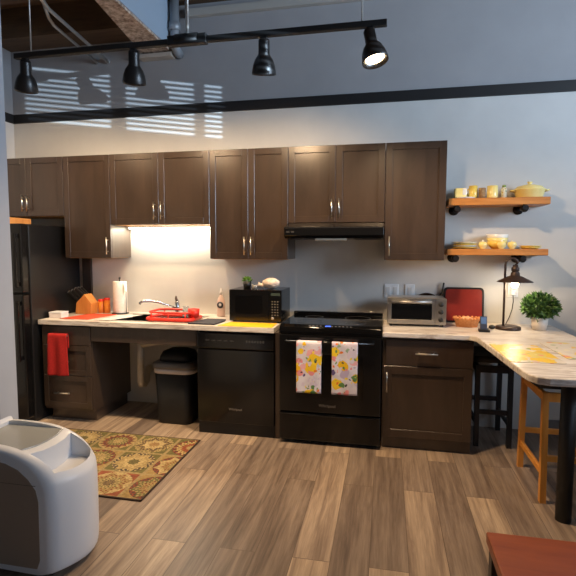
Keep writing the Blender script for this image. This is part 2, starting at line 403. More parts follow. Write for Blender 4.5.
def upper(name_lab, x0, x1, z0, z1, doors):
    t = thing('wall_cabinet', name_lab, 'cabinet', ((x0+x1)/2, -.158, z0), 'dark upper cabinets on the wall')
    MB().box(x0+.001, x1-.001, -.314, -.002, z0, z1, .001, 1).build('cabinet_body', CAB, t)
    MB().box(x0+.018, x1-.018, -.30, -.02, z0-.003, z0+.004).build('underside_panel', MAPLE, t)
    for a, b_, hx in doors:
        d = shaker(t, 'door', a+.0015, b_-.0015, z0+.002, z1-.002, -.315)
        pull(MB(), hx, z0+.108 if z0 < 1.6 else z0+.115, -.335).build('handle', NICKEL, d)
    return t
ZT = 2.286
upper('two-door upper cabinet above the black refrigerator at far left', -2.79, -2.037, 1.765, ZT, [(-2.79, -2.413, -2.438), (-2.413, -2.037, -2.388)])
upper('tall single-door upper cabinet hanging beside the refrigerator cabinet', -2.036, -1.581, 1.392, ZT, [(-2.036, -1.581, -1.609)])
upper('short wide two-door upper cabinet over the sink with a lit strip below', -1.580, -.668, 1.683, ZT, [(-1.58, -1.124, -1.158), (-1.124, -.668, -1.094)])
upper('tall two-door upper cabinet above the black microwave', -.667, -.001, 1.391, ZT, [(-.667, -.334, -.362), (-.334, -.001, -.306)])
upper('short two-door upper cabinet directly above the range hood', 0, .7615, 1.683, ZT, [(0, .381, .352), (.381, .7615, .410)])
upper('tall single-door upper cabinet at the right end beside the open shelves', .7625, 1.212, 1.391, ZT, [(.7625, 1.212, .799)])

# left drawer base
t = thing('drawer_base_cabinet', 'dark base cabinet with three drawers between refrigerator and knee space', 'cabinet', (-1.85, -.3, 0))
MB().box(-2.079, -1.619, -.598, -.002, .1, .836, .001, 1).box(-2.06, -1.63, -.54, -.05, 0, .1).build('cabinet_body', CAB, t)
for z0, z1, hz in ((.665, .822, .748), (.405, .66, .53), (.125, .40, .255)):
    d = shaker(t, 'drawer', -2.076, -1.622, z0, z1, -.599, .045) if z1-z0 > .2 else MB().box(-2.076, -1.622, -.619, -.599, z0, z1, .002, 1).build('drawer', CAB, t)
    pull(MB(), -1.885 if hz > .3 else -1.885, hz, -.619, .15, False).build('handle', NICKEL, d)
# sink apron
t = thing('sink_apron', 'dark wooden apron board under the sink counter above the knee space', 'panel', (-1.15, -.6, .7))
MB().box(-1.617, -.68, -.615, -.595, .705, .836, .002, 1).build('board', CAB, t)
# dishwasher
t = thing('dishwasher', 'black built-in dishwasher between trash can and range', 'dishwasher', (-.362, -.3, 0))
MB().box(-.676, -.046, -.57, -.01, .09, .834).build('tub', BLACKM, t)
d = MB().box(-.674, -.048, -.622, -.572, .10, .690, .006).build('door', BLACK, t)
q = MB().box(-.674, -.048, -.627, -.572, .694, .822, .008).build('control_panel', BLACK, t)
BG = mat('button_grey', (62, 62, 62), .5)
for i in range(5): MB().box(-.60+i*.05, -.57+i*.05, -.6285, -.6265, .757, .763).build('button', BG, q)
for i in range(7): MB().box(-.27+i*.022, -.258+i*.022, -.6285, -.6265, .752, .768).build('button', BG, q)
MB().box(-.674, -.048, -.60, -.57, 0.001, .095).build('kick_plate', BLACKM, t)
SILV = mat('silver_badge', (170, 168, 164), .35, .8)
text('Whirlpool', .026, 'badge', SILV, d, (-.361, -.6226, .214))
t = thing('end_panel', 'narrow dark filler panel between dishwasher and range', 'panel', (-.024, -.3, 0))
MB().box(-.044, -.004, -.60, -.01, 0, .836, .002, 1).build('board', CAB, t)

t = thing('dark_wall_strip', 'dark vertical strip on the wall between refrigerator and knife block', 'panel', (-2.045, -.015, .876))  # thin dark strip where the wall reads darker
MB().box(-2.088, -1.995, -.028, -.001, .8765, 1.391, .002, 1).build('board', STRIPD, t)
# range
t = thing('range', 'black slide-in electric range with two floral towels on its handle', 'stove', (.381, -.34, 0))
MB().box(.003, .759, -.62, -.02, .02, .885, .003, 1).box(.03, .732, -.60, -.05, 0, .03).build('oven_body', BLACKM, t)
ct = MB().box(.0, .762, -.60, -.02, .885, .908, .004).box(.0, .762, -.075, -.02, .905, .937, .006).build('cooktop', GLASSB, t)
RING = mat('burner_grey', (52, 52, 54), .3)
for x, y, r in ((.2, -.45, .105), (.2, -.2, .075), (.56, -.45, .08), (.56, -.2, .105)):
    MB().lathe([(r, 0), (r, .0012), (r-.004, .0012), (r-.004, 0)], (x, y, .9078), 40).build('burner_ring', RING, ct)
cp = MB().prism([(-.60, .908), (-.645, .893), (-.662, .862), (-.662, .842), (-.60, .842)], 0.0, .762, .002, 'x').build('control_panel', GLASSB, t)
PMK = mat('panel_marks', (120, 122, 126), .4); rot = Euler((math.atan2(.015, .045), 0, 0))
for i in range(12):
    if i in (4,): continue
    MB().box(.22+i*.028, .232+i*.028, -.628, -.618, .9005, .9022, rot=rot).build('button', PMK, cp)
MB().box(.345, .385, -.628, -.618, .9005, .9025, rot=rot).build('clock_display', emit('blue_display', (70, 110, 255), 1.5), cp)
for x in (.305, .66):
    MB().lathe([(0, .0), (.03, .0), (.026, .008), (0, .01)], (x, -.047, .9365), 20, 1, .5).build('vent', STEEL, ct)
d = MB().box(.003, .759, -.668, -.622, .252, .838, .006).build('oven_door', BLACK, t)
MB().box(.13, .632, -.6695, -.667, .36, .70, .001, 1).build('window', GLASSB, d)
h = MB().tube([(.055, -.712, .795), (.707, -.712, .795)], .011, 14)
for x in (.075, .687): h.tube([(x, -.668, .795), (x, -.712, .795)], .009, 10)
h.build('handle', BLACK, d)
text('Whirlpool', .03, 'badge', SILV, d, (.368, -.6688, .308))
d = MB().box(.003, .759, -.664, -.622, .03, .244, .006).build('storage_drawer', BLACK, t)
MB().tube([(.03, -.668, .232), (.732, -.668, .232)], .008, 10).build('handle', BLACK, d)

# hood
t = thing('range_hood', 'black under-cabinet range hood above the cooktop', 'hood', (.38, -.25, 1.55))
MB().prism([(-.01, 1.679), (-.36, 1.679), (-.49, 1.645), (-.50, 1.635), (-.50, 1.578), (-.47, 1.556), (-.01, 1.556)], .002, .760, .004, 'x').build('hood_shell', BLACK, t)
MB().box(.24, .48, -.47, -.36, 1.541, 1.5565, .002, 1).build('light_lens', mat('frosted_lens', (190, 182, 165), .5), t)
FILT = mat('filter_grey', (70, 68, 66), .5, .6)
for a, b_ in ((.53, .74), (.03, .22)): MB().box(a, b_, -.42, -.1, 1.551, 1.5565).build('filter', FILT, t)
MB().box(.02, .045, -.502, -.499, 1.60, 1.612).box(.055, .08, -.502, -.499, 1.60, 1.612).build('switch', mat('switch_dark', (52, 52, 52), .4), t)
MB().box(.01, .752, -.5005, -.498, 1.633, 1.640, .001, 1).build('front_edge', mat('edge_gloss', (60, 60, 62), .2, .6), t)

# right base cabinet
t = thing('base_cabinet', 'dark base cabinet with drawer over door, right of the range', 'cabinet', (1.085, -.3, 0))
MB().box(.768, 1.398, -.599, -.002, .085, .836, .001, 1).box(.768, 1.398, -.585, -.02, 0, .086).build('cabinet_body', CAB, t)
d = MB().box(.790, 1.394, -.62, -.60, .632, .818, .002, 1).build('drawer', CAB, t); pull(MB(), 1.075, .728, -.62, .155, False).build('handle', NICKEL, d)
d = shaker(t, 'door', .775, 1.394, .095, .626, -.60, .058); pull(MB(), .800, .508, -.62).build('handle', NICKEL, d)

# counters
CZ0, CZ = .838, .875
t = thing('countertop', 'pale streaked countertop with the sink set in, left of the range', 'countertop', (-1.07, -.32, CZ0))
SX0, SX1, SY0, SY1 = -1.50, -.78, -.54, -.14
m = MB()
for bx in ((-2.09, SX0, -.645, -.001), (SX1, -.046, -.645, -.001), (SX0, SX1, -.645, SY0), (SX0, SX1, SY1, -.001)): m.box(*bx, CZ0, CZ)
m.build('slab', STONE, t)
poly = [(.764, -.001), (.764, -.645), (1.36, -.645), (1.392, -.665), (1.400, -.70)]
poly += [(1.452, -1.62), (1.462, -1.68), (1.49, -1.725), (1.54, -1.745), (2.04, -1.745), (2.075, -1.71), (2.075, -.001)]
t = thing('countertop', 'pale streaked L-shaped countertop with peninsula, right of the range', 'countertop', (1.4, -.5, CZ0))
MB().prism(poly, CZ0, CZ, .006).build('slab', STONE, t)
t = thing('peninsula_leg', 'round black post holding up the peninsula countertop', 'table leg', (1.753, -1.376, 0))
MB().tube([(1.753, -1.376, .0), (1.753, -1.376, .829)], .04, 24).build('post', BLACKM, t)
MB().lathe([(0, .826), (.07, .826), (.07, .8375), (0, .8375)], (1.753, -1.376, 0)).build('mounting_plate', BLACKM, t)

# sink + faucet
t = thing('sink', 'stainless steel sink sunk in the left countertop', 'sink', (-1.14, -.34, .7))
m = MB()
zr = CZ+.003
m.box(SX0-.02, SX1+.02, SY0-.02, SY0+.012, CZ, zr, .001, 1); m.box(SX0-.02, SX1+.02, SY1-.012, SY1+.02, CZ, zr, .001, 1)
m.box(SX0-.02, SX0+.012, SY0, SY1, CZ, zr, .001, 1); m.box(SX1-.012, SX1+.02, SY0, SY1, CZ, zr, .001, 1)
m.build('rim', STEEL, t)
m = MB()
m.box(SX0+.002, SX0+.006, SY0+.002, SY1-.002, .72, CZ); m.box(SX1-.006, SX1-.002, SY0+.002, SY1-.002, .72, CZ)
m.box(SX0+.002, SX1-.002, SY0+.002, SY0+.006, .72, CZ); m.box(SX0+.002, SX1-.002, SY1-.006, SY1-.002, .72, CZ)
m.box(SX0+.002, SX1-.002, SY0+.002, SY1-.002, .716, .722)
m.build('basin', mat('sink_steel_darkened', (92, 92, 92), .3, 1), t)  # bowl steel coloured darker than the rim for the dark it reflects
MB().lathe([(0, .7235), (.04, .7235), (.045, .7215)], (-1.3, -.34, 0)).build('drain', CHROME, t)
t = thing('faucet', 'chrome single-lever faucet behind the sink', 'faucet', (-1.085, -.085, CZ))
MB().lathe([(.0, .875), (.032, .875), (.03, .885), (.022, .892), (.021, .985), (.018, .998), (0, 1.0)], (-1.085, -.085, 0)).build('body', CHROME, t)
pts = [(-1.10, -.095, .935), (-1.15, -.14, .965), (-1.21, -.19, .995), (-1.27, -.24, 1.012), (-1.32, -.28, 1.012), (-1.338, -.295, 1.0), (-1.342, -.298, .985)]
MB().tube(pts, .011, 12).build('spout', CHROME, t)
MB().tube([(-1.085, -.085, 1.0), (-1.09, -.10, 1.02), (-1.075, -.13, 1.045)], .009, 10, radii=[.014, .010, .007]).build('lever', mat('dark_chrome', (120, 116, 110), .25, 1), t)
# drain under the sink
m = MB().tube([(-1.40, -.2, .714), (-1.40, -.2, .27), (-1.40, -.19, .235), (-1.40, -.14, .225), (-1.40, -.10, .25), (-1.40, -.09, .32), (-1.40, -.05, .345), (-1.40, -.001, .345)], .032, 14)
m.tube([(-1.40, -.2, .60), (-1.25, -.2, .63), (-1.0, -.2, .65)], .026, 12)
tag(m.build('drain_pipe', mat('pipe_wrap', (216, 206, 186), .6)), 'white wrapped drain pipe in the knee space behind the trash can', 'pipe')

# trash can
t = thing('trash_can', 'black trash can with grey lid and white liner under the sink', 'trash can', (-.955, -.36, 0))
def rrect(w_, d_, r, n=5):
    o = []
    for cx, cy, a0 in ((w_/2-r, d_/2-r, 0), (-w_/2+r, d_/2-r, 90), (-w_/2+r, -d_/2+r, 180), (w_/2-r, -d_/2+r, 270)):
        for k in range(n+1):
            a = math.radians(a0+90*k/n); o.append((cx+r*math.cos(a), cy+r*math.sin(a)))
    return o
def loft(mb, secs, cx=0, cy=0, cap=True):
    rings = [[mb.bm.verts.new((cx+x, cy+y, z)) for x, y in rrect(w_, d_, r)] for w_, d_, r, z in secs]
    n = len(rings[0])
    for a, b in zip(rings, rings[1:]):
        for k in range(n):
            f = mb.bm.faces.new((a[k], a[(k+1) % n], b[(k+1) % n], b[k])); f.smooth = True
    if cap: mb.bm.faces.new(rings[0][::-1]); mb.bm.faces.new(rings[-1])
    return mb
loft(MB(), [(.30, .25, .07, .002), (.31, .26, .07, .02), (.355, .295, .08, .47)], -.955, -.36).build('bin', BLACKM, t)
loft(MB(), [(.368, .306, .085, .435), (.372, .31, .085, .475)], -.955, -.36).build('liner_edge', mat('bag_white', (196, 188, 184), .5), t)
loft(MB(), [(.385, .325, .09, .476), (.39, .33, .09, .49), (.385, .325, .09, .515), (.33, .27, .08, .527)], -.955, -.36).build('lid_rim', mat('lid_grey', (104, 98, 92), .35), t)
loft(MB(), [(.31, .25, .08, .524), (.30, .24, .08, .56), (.26, .2, .07, .60), (.16, .12, .05, .62)], -.955, -.34).build('swing_lid', BLACKM, t)

# refrigerator
t = thing('refrigerator', 'black refrigerator beneath the far left upper cabinet', 'refrigerator', (-2.44, -.4, 0))
BOARDW = wood('board_wood', [(.3, (196, 130, 66)), (.7, (216, 152, 86))], .5)
FB = mat('fridge_black', (20, 20, 21), .32)
MB().box(-2.76, -2.102, -.70, -.04, .02, 1.675, .008).build('cabinet_body', FB, t)
for z0, z1, zz in ((.06, 1.10, (.55, 1.05)), (1.115, 1.675, (1.16, 1.6))):
    d = MB().box(-2.76, -2.104, -.785, -.708, z0, z1, .01).build('door', BLACK, t)
    MB().box(-2.15, -2.12, -.83, -.812, zz[0], zz[1], .006).box(-2.146, -2.124, -.815, -.783, zz[0]+.01, zz[0]+.04).box(-2.146, -2.124, -.815, -.783, zz[1]-.04, zz[1]-.01).build('handle', BLACK, d)
MB().box(-2.74, -2.12, -.68, -.08, 0, .03).build('base_grille', BLACKM, t)

tag(MB().box(-2.56, -2.345, -.64, -.37, 1.6755, 1.738, .004).build('wooden_board', BOARDW), 'pale orange wooden board lying on top of the refrigerator', 'board')
# under-cabinet strip
t = thing('under_cabinet_light', 'glowing white light strip under the short cabinet over the sink', 'light', (-1.17, -.09, 1.65))
MB().box(-1.56, -.74, -.10, -.02, 1.668, 1.6795, .003, 1).build('housing', WHITEP, t)
MB().box(-1.55, -.75, -.095, -.025, 1.655, 1.669, .003, 1).build('diffuser', emit('strip_glow', (255, 240, 212), 8), t)
light('strip_beam', 'AREA', (-1.15, -.06, 1.652), (-1.15, -.075, 0), E_STRIP, (1.0, .86, .66), shape='RECTANGLE', size=.8, size_y=.07)

# shelves
OAK = wood('amber_pine', [(.25, (140, 82, 34)), (.5, (190, 122, 56)), (.75, (214, 150, 80))], .4, scale=(1.2, 14, 14), ns=2.0)
def shelf(lab, z0, z1):
    t = thing('wall_shelf', lab, 'shelf', (1.6, -.12, z0))
    MB().box(1.243, 1.967, -.232, -.006, z0, z1, .003, 1).build('board', OAK, t)
    for x in (1.312, 1.80):
        z = z0-.0215
        q = MB().tube([(x, -.012, z), (x, -.18, z)], .0135, 12).tube([(x, -.17, z), (x, -.222, z)], .020, 14).sphere((x, -.19, z-.006), .028)
        q.lathe([(0, 0), (.040, 0), (.040, .008), (.022, .010), (.020, .026), (0, .026)], m=Matrix.Translation((x, -.0005, z-.0)) @ Matrix.Rotation(PI/2, 4, 'X'), seg=20)
        q.build('pipe_bracket', IRON, t)
shelf('upper amber wood wall shelf on pipe brackets holding the covered casserole', 1.812, 1.866)
shelf('lower amber wood wall shelf on pipe brackets holding the plate stack', 1.430, 1.479)
U_, L_ = 1.8662, 1.4792

def mug(lab, x, y, z, r, h, m, ang=0, group=None):
    t = thing('mug', lab, 'mug', (x, y, z), group)
    MB().lathe([(0, .0), (r*.85, .0), (r, h*.15), (r, h), (r-.004, h), (r-.004, h*.2), (0, h*.12)], (x, y, z), 20).build('cup', m, t)
    pts = [(x+math.cos(ang)*(r-.002+.028*math.sin(a)), y+math.sin(ang)*(r-.002+.028*math.sin(a)), z+h*.5+h*.3*math.cos(a)) for a in [i*PI/6 for i in range(7)]]
    MB().tube(pts, .006, 8).build('handle', m, t)
# upper shelf things
def plate(lab, x, y, z, r, h, m, group=None):
    t = thing('plate', lab, 'plate', (x, y, z), group)
    MB().lathe([(0, 0), (r*.6, 0), (r*.7, .003), (r, h), (r-.004, h+.001), (r*.68, .006), (0, .005)], (x, y, z), 28).build('dish', m, t)
    return t
plate('cream saucer lying under the butter dish on the upper shelf', 1.37, -.13, U_, .085, .011, WHITEG)
t = thing('butter_dish', 'yellow and white box-shaped butter dish at left end of upper shelf', 'dish', (1.338, -.13, U_+.012))
MB().box(1.295, 1.385, -.165, -.095, U_+.012, U_+.085, .008).build('dish', YELLOWP, t)
MB().box(1.352, 1.387, -.167, -.093, U_+.03, U_+.082, .006).build('white_band', WHITEG, t)
mug('golden yellow mug second from left on the upper shelf', 1.440, -.11, U_+.011, .033, .095, YELLOWG, 2.4)
t = thing('basket_cup', 'small brown patterned cup between two mugs on the upper shelf', 'cup', (1.503, -.13, U_))
MB().lathe([(0, 0), (.024, 0), (.027, .085), (.023, .085), (.021, .01), (0, .008)], (1.503, -.13, U_), 18).build('cup', floral('brown_pattern', (150, 120, 84), [(1, .5, [(190, 160, 110), (110, 70, 60), (170, 140, 90)])], 60), t)
mug('pale yellow mug with white side in the middle of the upper shelf', 1.578, -.13, U_, .040, .100, YELLOWP, 1.5)
t = thing('shaker', 'slim green and white flowered shaker left of the casserole', 'shaker', (1.664, -.12, U_))
MB().lathe([(0, 0), (.02, 0), (.021, .07), (.014, .09), (0, .1)], (1.664, -.12, U_), 16).build('body', floral('shaker_pattern', (220, 215, 190), [(1, .6, [(120, 140, 70), (190, 160, 60), (90, 110, 60)])], 50), t)
MB().lathe([(0, .088), (.015, .088), (.015, .104), (0, .108)], (1.664, -.12, U_), 14).build('cap', mat('cap_green', (130, 150, 80), .3), t)
t = thing('casserole', 'yellow covered casserole with rounded lid on the upper shelf', 'pot', (1.847, -.12, U_))
MB().lathe([(0, 0), (.085, 0), (.096, .01), (.112, .062), (.118, .066), (.112, .07), (0, .06)], (1.847, -.12, U_), 32, 1, .85).build('pot', YELLOWP, t)
MB().lathe([(.108, .070), (.09, .09), (.04, .103), (.012, .106), (.012, .112), (.02, .118), (.018, .126), (0, .128)], (1.847, -.12, U_), 32, 1, .85).build('lid', YELLOWP, t)
for s in (-1, 1): MB().tube([(1.847+s*.105, -.15, U_+.055), (1.847+s*.132, -.14, U_+.06), (1.847+s*.132, -.10, U_+.06), (1.847+s*.105, -.09, U_+.055)], .007, 8).build('handle', YELLOWP, t)
# lower shelf things
names = ['lowest', 'second from bottom', 'third from bottom', 'top']
for i in range(4): plate('%s plate of the yellow and white stack at left of lower shelf' % names[i], 1.385, -.122, L_+i*.0135, .103, .012, (YELLOWG, WHITEG)[i % 2], 'stacked plates on the lower shelf')
def eggcup(lab, x, y):
    t = thing('round_jar', lab, 'jar', (x, y, L_), 'small round jars on the lower shelf')
    MB().lathe([(0, 0), (.018, 0), (.018, .004), (.031, .02), (.034, .036), (.026, .053), (0, .058)], (x, y, L_), 20).build('jar', YELLOWP, t)
    MB().sphere((x, y, L_+.060), .008).build('knob', WHITEG, t)
eggcup('small round yellow jar right of the plate stack', 1.515, -.165)
eggcup('small round yellow jar in front of the bowl stack', 1.645, -.195)
eggcup('small round yellow jar right of the bowl stack', 1.725, -.175)
def bowl(lab, x, y, z, r, h, m, group=None):
    t = thing('bowl', lab, 'bowl', (x, y, z), group)
    MB().lathe([(0, 0), (r*.5, 0), (r*.85, h*.45), (r, h), (r-.004, h), (r*.8, h*.5), (0, h*.15)], (x, y, z), 28).build('bowl', m, t)
bowl('bottom bowl of the stack in the middle of the lower shelf', 1.632, -.105, L_, .078, .058, YELLOWG, 'stacked bowls')
bowl('middle bowl of the stack on the lower shelf', 1.632, -.105, L_+.027, .080, .058, YELLOWP, 'stacked bowls')
bowl('white topmost bowl of the stack on the lower shelf', 1.632, -.105, L_+.054, .082, .058, WHITEG, 'stacked bowls')
for i in range(2): plate(('lower', 'upper')[i]+' yellow plate of the flat pair at right of lower shelf', 1.868, -.12, L_+i*.012, .083, .013, YELLOWG, 'flat plates at right of lower shelf')

# ---------------------------------------------------------------- track light
t = thing('track_light', 'long black ceiling track carrying four lamp heads', 'track light', (-.48, -1.2, 2.78))
MB().box(-1.727, .760, -1.218, -1.182, 2.760, 2.795, .003, 1).build('track', BLACKM, t)
MB().box(-.60, -.34, -1.225, -1.175, 2.752, 2.812, .006).tube([(-.55, -1.2, 2.79), (-.40, -1.2, 2.79)], .034, 12).build('feed_box', BLACKM, t)
for x in (-1.60, .617): MB().tube([(x, -1.2, 2.79), (x, -1.2, 3.621)], .005, 8).build('suspension_rod', GALV, t)
MB().tube([(-.47, -1.2, 2.80), (-.47, -1.2, 3.621)], .010, 8).build('feed_conduit', GALV, t)
HEAD = mat('lamp_head_black', (24, 22, 22), .35)
BULB = emit('bulb_glow', (255, 226, 176), 14)
def head(lab, x, aim, en, glow, spill=156):
    """lamp head hanging from the track at x, axis along aim"""
    pv = Vector((x, -1.2, 2.728))
    t = thing('lamp_head', lab, 'lamp', pv, 'lamp heads on the ceiling track')
    st = MB().box(x-.02, x+.02, -1.216, -1.184, 2.742, 2.7595, .003, 1).tube([(x, -1.2, 2.75), (x, -1.2, 2.728)], .010, 10).sphere(pv, .016)
    st.build('stem', HEAD, t)
    d = Vector(aim).normalized(); q = Vector((0, 0, -1)).rotation_difference(d).to_matrix().to_4x4()
    M = Matrix.Translation(pv) @ q @ Matrix.Diagonal((1, 1, .9, 1))
    prof = [(0, .028), (.028, .024), (.034, .012), (.035, -.07), (.040, -.08), (.056, -.105), (.068, -.14), (.076, -.185), (.0765, -.20), (.072, -.20), (.064, -.16), (.045, -.12), (.0, -.10)]
    MB().lathe(prof, m=M, seg=28).build('shade', HEAD, t)
    MB().lathe([(0, -.15), (.028, -.152), (.050, -.165), (.056, -.178), (.03, -.186), (0, -.188)], m=M, seg=24).build('bulb', BULB, t)
    p = M @ Vector((0, 0, -.203))
    dn = Vector((d.x, d.y*.08 if d.y > 0 else d.y, d.z))
    light('track_beam', 'SPOT', p, p+dn, en[0], WARM, spot_size=math.radians(glow), spot_blend=1, shadow_soft_size=.05)
    light('track_spill', 'SPOT', p, p+d, en[1], (1, .69, .40), spot_size=math.radians(spill), spot_blend=.6, shadow_soft_size=.05)
head('leftmost black lamp head of the ceiling track', -1.647, (-.38, .45, -1), E_TRACK[0], 54)
head('second black lamp head from the left on the ceiling track', -.842, (-.25, .45, -1), E_TRACK[1], 54)
head('third black lamp head from the left on the ceiling track', .026, (-.12, .45, -1), E_TRACK[2], 54)
head('rightmost lamp head of the track, glowing and turned toward the room', .660, (.22, -.18, -1), E_TRACK[3], 80, 168)

# ---------------------------------------------------------------- table lamp
t = thing('table_lamp', 'dark bronze table lamp with cone shade lit on the right countertop', 'lamp', (1.69, -.3, CZ))
LX = 1.69; LY = -.30
MB().lathe([(0, .875), (.088, .875), (.09, .88), (.088, .896), (.07, .902), (0, .903)], (LX, LY, 0), 32).build('base', BRONZE, t)
pts = [(LX-.035, LY, .90), (LX-.035, LY, 1.36)] + [(LX+.01-.045*math.cos(a), LY, 1.36+.05*math.sin(a)) for a in [i*PI/8 for i in range(1, 8)]] + [(LX+.055-.025, LY, 1.36)]
pts[-1] = (LX+.03, LY, 1.352)
MB().tube(pts, .0085, 12).build('post', BRONZE, t)
SXc = LX+.035
MB().lathe([(0, 1.362), (.018, 1.36), (.02, 1.345), (.028, 1.34), (.028, 1.315), (.022, 1.31), (.03, 1.302), (.034, 1.28), (.055, 1.272), (.125, 1.236), (.127, 1.233), (.122, 1.233), (.052, 1.267), (.028, 1.274), (0, 1.28)], (SXc, LY, 0), 36).build('lamp_shade', BRONZE, t)
MB().sphere((SXc, LY, 1.215), .028).lathe([(.014, 1.235), (.016, 1.27), (0, 1.272)], (SXc, LY, 0), 16).build('bulb', emit('lamp_bulb_glow', (255, 232, 190), 14), t)
light('table_lamp_light', 'POINT', (SXc, LY, 1.178), (SXc, LY, 0), E_LAMP, (1, .8, .55), shadow_soft_size=.03)

# outlets
def plate_wall(name, lab, x0, x1, z0, z1, n, sw):
    t = thing(name, lab, 'outlet' if not sw else 'switch', ((x0+x1)/2, -.003, (z0+z1)/2))
    MB().box(x0, x1, -.008, -.0005, z0, z1, .003, 1).build('cover_plate', WHITEP, t)
    for i in range(n):
        cx = x0+(x1-x0)*(i+.5)/n
        MB().box(cx-.017, cx+.017, -.0115, -.0075, (z0+z1)/2-.034, (z0+z1)/2+.034, .002, 1).build('rocker' if sw else 'socket', mat('socket_white', (210, 208, 205), .4), t)
plate_wall('light_switch', 'white double switch plate on the wall behind the toaster oven, left one', .768, .888, 1.065, 1.182, 2, True)
plate_wall('wall_outlet', 'white single outlet right of the double switch plate', .940, 1.018, 1.065, 1.182, 1, False)
plate_wall('wall_outlet', 'white outlet on the wall behind the table lamp', 1.745, 1.825, 1.09, 1.21, 1, False)
t = thing('power_cord', 'dark cord with white plug hanging from the outlet behind the lamp', 'cord', (1.785, -.03, 1.12))
MB().box(1.762, 1.802, -.045, -.0118, 1.11, 1.15, .006).build('plug', WHITEP, t)
MB().tube([(1.78, -.04, 1.11), (1.782, -.045, 1.06), (1.775, -.05, 1.0), (1.755, -.06, .94), (1.72, -.10, .885), (1.69, -.17, .88)], .0035, 8).build('wire', BLACKM, t)

# ---------------------------------------------------------------- things on the left counter
t = thing('napkin_stack', 'stack of white paper napkins at the left end of the counter', 'napkins', (-1.99, -.36, CZ))
m = MB()
for i in range(5): m.box(-2.075+.003*random.random(), -1.955, -.53, -.43+.004*random.random(), CZ+.0005+i*.0085, CZ+.008+i*.0085, .002, 1)
m.build('sheets', mat('napkin_white', (236, 226, 222), .8), t)
MB().box(-2.077, -1.953, -.532, -.426, CZ+.043, CZ+.052, .003, 1).build('top_card', WHITEP, t)
o = MB().grid(lambda u, v: (-1.95+u*.27+.07*v, -.555+v*.33, CZ+.003+.002*math.sin(9*u)*math.sin(7*v)), 16, 12).build('dish_cloth', noisy('orange_red_cloth', (206, 64, 34), (214, 86, 50), 8, .8), solid=.003)
tag(o, 'orange red cloth spread flat on the counter before the knife block', 'cloth')
o = MB().grid(lambda u, v: (-1.60+u*.15+.10*v, -.585+v*.36, CZ+.0055+.0015*math.sin(8*u)*math.sin(9*v)), 12, 12).build('dish_cloth', noisy('grey_white_cloth', (216, 210, 202), (190, 186, 180), 12, .8), solid=.003)
o.location.z = .0015
tag(o, 'greyish white cloth lying flat between the orange cloth and the sink', 'cloth')
# knife block
KX, KY = -1.93, -.20
t = thing('knife_block', 'orange wooden knife block in the counter corner beside the refrigerator', 'knife block', (KX, KY, CZ))
BL = wood('block_wood', [(.3, (196, 120, 50)), (.7, (222, 150, 76))], .4)
MB().prism([(KX-.085, CZ+.0005), (KX+.075, CZ+.0005), (KX+.082, CZ+.10), (KX+.012, CZ+.185), (KX-.07, CZ+.105)], KY-.055, KY+.055, .004, 'y').build('block', BL, t)
dirn = Vector((-.105, 0, .08)).normalized(); nrm = Vector((-.61, 0, .79)).normalized()
pa = Vector((KX-.07, 0, CZ+.105)); pb = Vector((KX+.012, 0, CZ+.185))
HB = mat('knife_handle_black', (22, 20, 20), .4)
slot = ['front left', 'front middle', 'front right', 'middle left', 'centre', 'middle right', 'rear left', 'rear middle', 'rear right']
for i in range(9):
    a, bq = i//3, i % 3
    base = pa.lerp(pb, .2+.3*a); base.y = KY-.033+bq*.033
    ax = Vector((-.74, -.16+.10*bq, .66)).normalized()
    ln = .125-.012*a
    t = thing('kitchen_knife', 'black-handled knife in the %s slot of the knife block' % slot[i], 'knife', base, 'knives in the wooden block')
    rotm = Vector((0, 0, 1)).rotation_difference(ax).to_matrix().to_4x4()
    M = Matrix.Translation(base) @ rotm
    MB().box(-.0125, .0125, -.009, .009, .001, ln, .004).xf(M).build('handle', HB, t)
    MB().box(-.0127, .0127, -.0092, .0092, ln-.006, ln+.006, .003).xf(M).build('butt_cap', STEEL, t)
for i, x in enumerate((-1.828, -1.765)):
    t = thing('spice_jar', ('amber jar with red lid next to the knife block', 'taller amber jar with red lid next to the paper towels')[i], 'jar', (x, -.13, CZ), 'red-lidded jars')
    h = (.105, .118)[i]
    MB().lathe([(0, 0), (.026, 0), (.028, .004), (.028, h), (.022, h+.006), (0, h+.006)], (x, -.13, CZ+.0003), 20).build('jar', noisy('amber_jar', (226, 150, 56), (206, 96, 40), 16, .15), t)
    MB().lathe([(.026, h+.002), (.027, h+.004), (.027, h+.024), (.0, h+.026)], (x, -.13, CZ), 20).build('lid', RED, t)
PX, PY = -1.625, -.14
t = thing('paper_towel_holder', 'black wire paper towel stand on the counter left of the sink', 'holder', (PX, PY, CZ))
MB().lathe([(0, 0), (.075, 0), (.077, .006), (0, .009)], (PX, PY, CZ+.0003), 28).build('base', BLACKM, t)
MB().tube([(PX, PY, CZ+.006), (PX, PY, CZ+.325)], .006, 10).sphere((PX, PY, CZ+.33), .010).build('rod', BLACKM, t)
MB().tube([(PX+.072, PY-.02, CZ+.005), (PX+.074, PY-.02, CZ+.2), (PX+.07, PY-.02, CZ+.21)], .0035, 8).build('side_arm', BLACKM, t)
t = thing('paper_towel_roll', 'white roll of paper towels on its stand beside the sink', 'paper towels', (PX, PY, CZ+.01))
q = MB().lathe([(.019, .0105), (.060, .0105), (.062, .013), (.062, .296), (.060, .299), (.019, .299), (.018, .296), (.018, .013), (.019, .0105)], (PX, PY, CZ), 32)
q.grid(lambda u, v: (PX+.0615+.012*u+.004*u*math.sin(5*v), PY-.02-.03*u, CZ+.19+.105*v), 4, 8)
q.build('roll', noisy('tissue_white', (244, 240, 232), (234, 228, 220), 40, .9, .1), t)
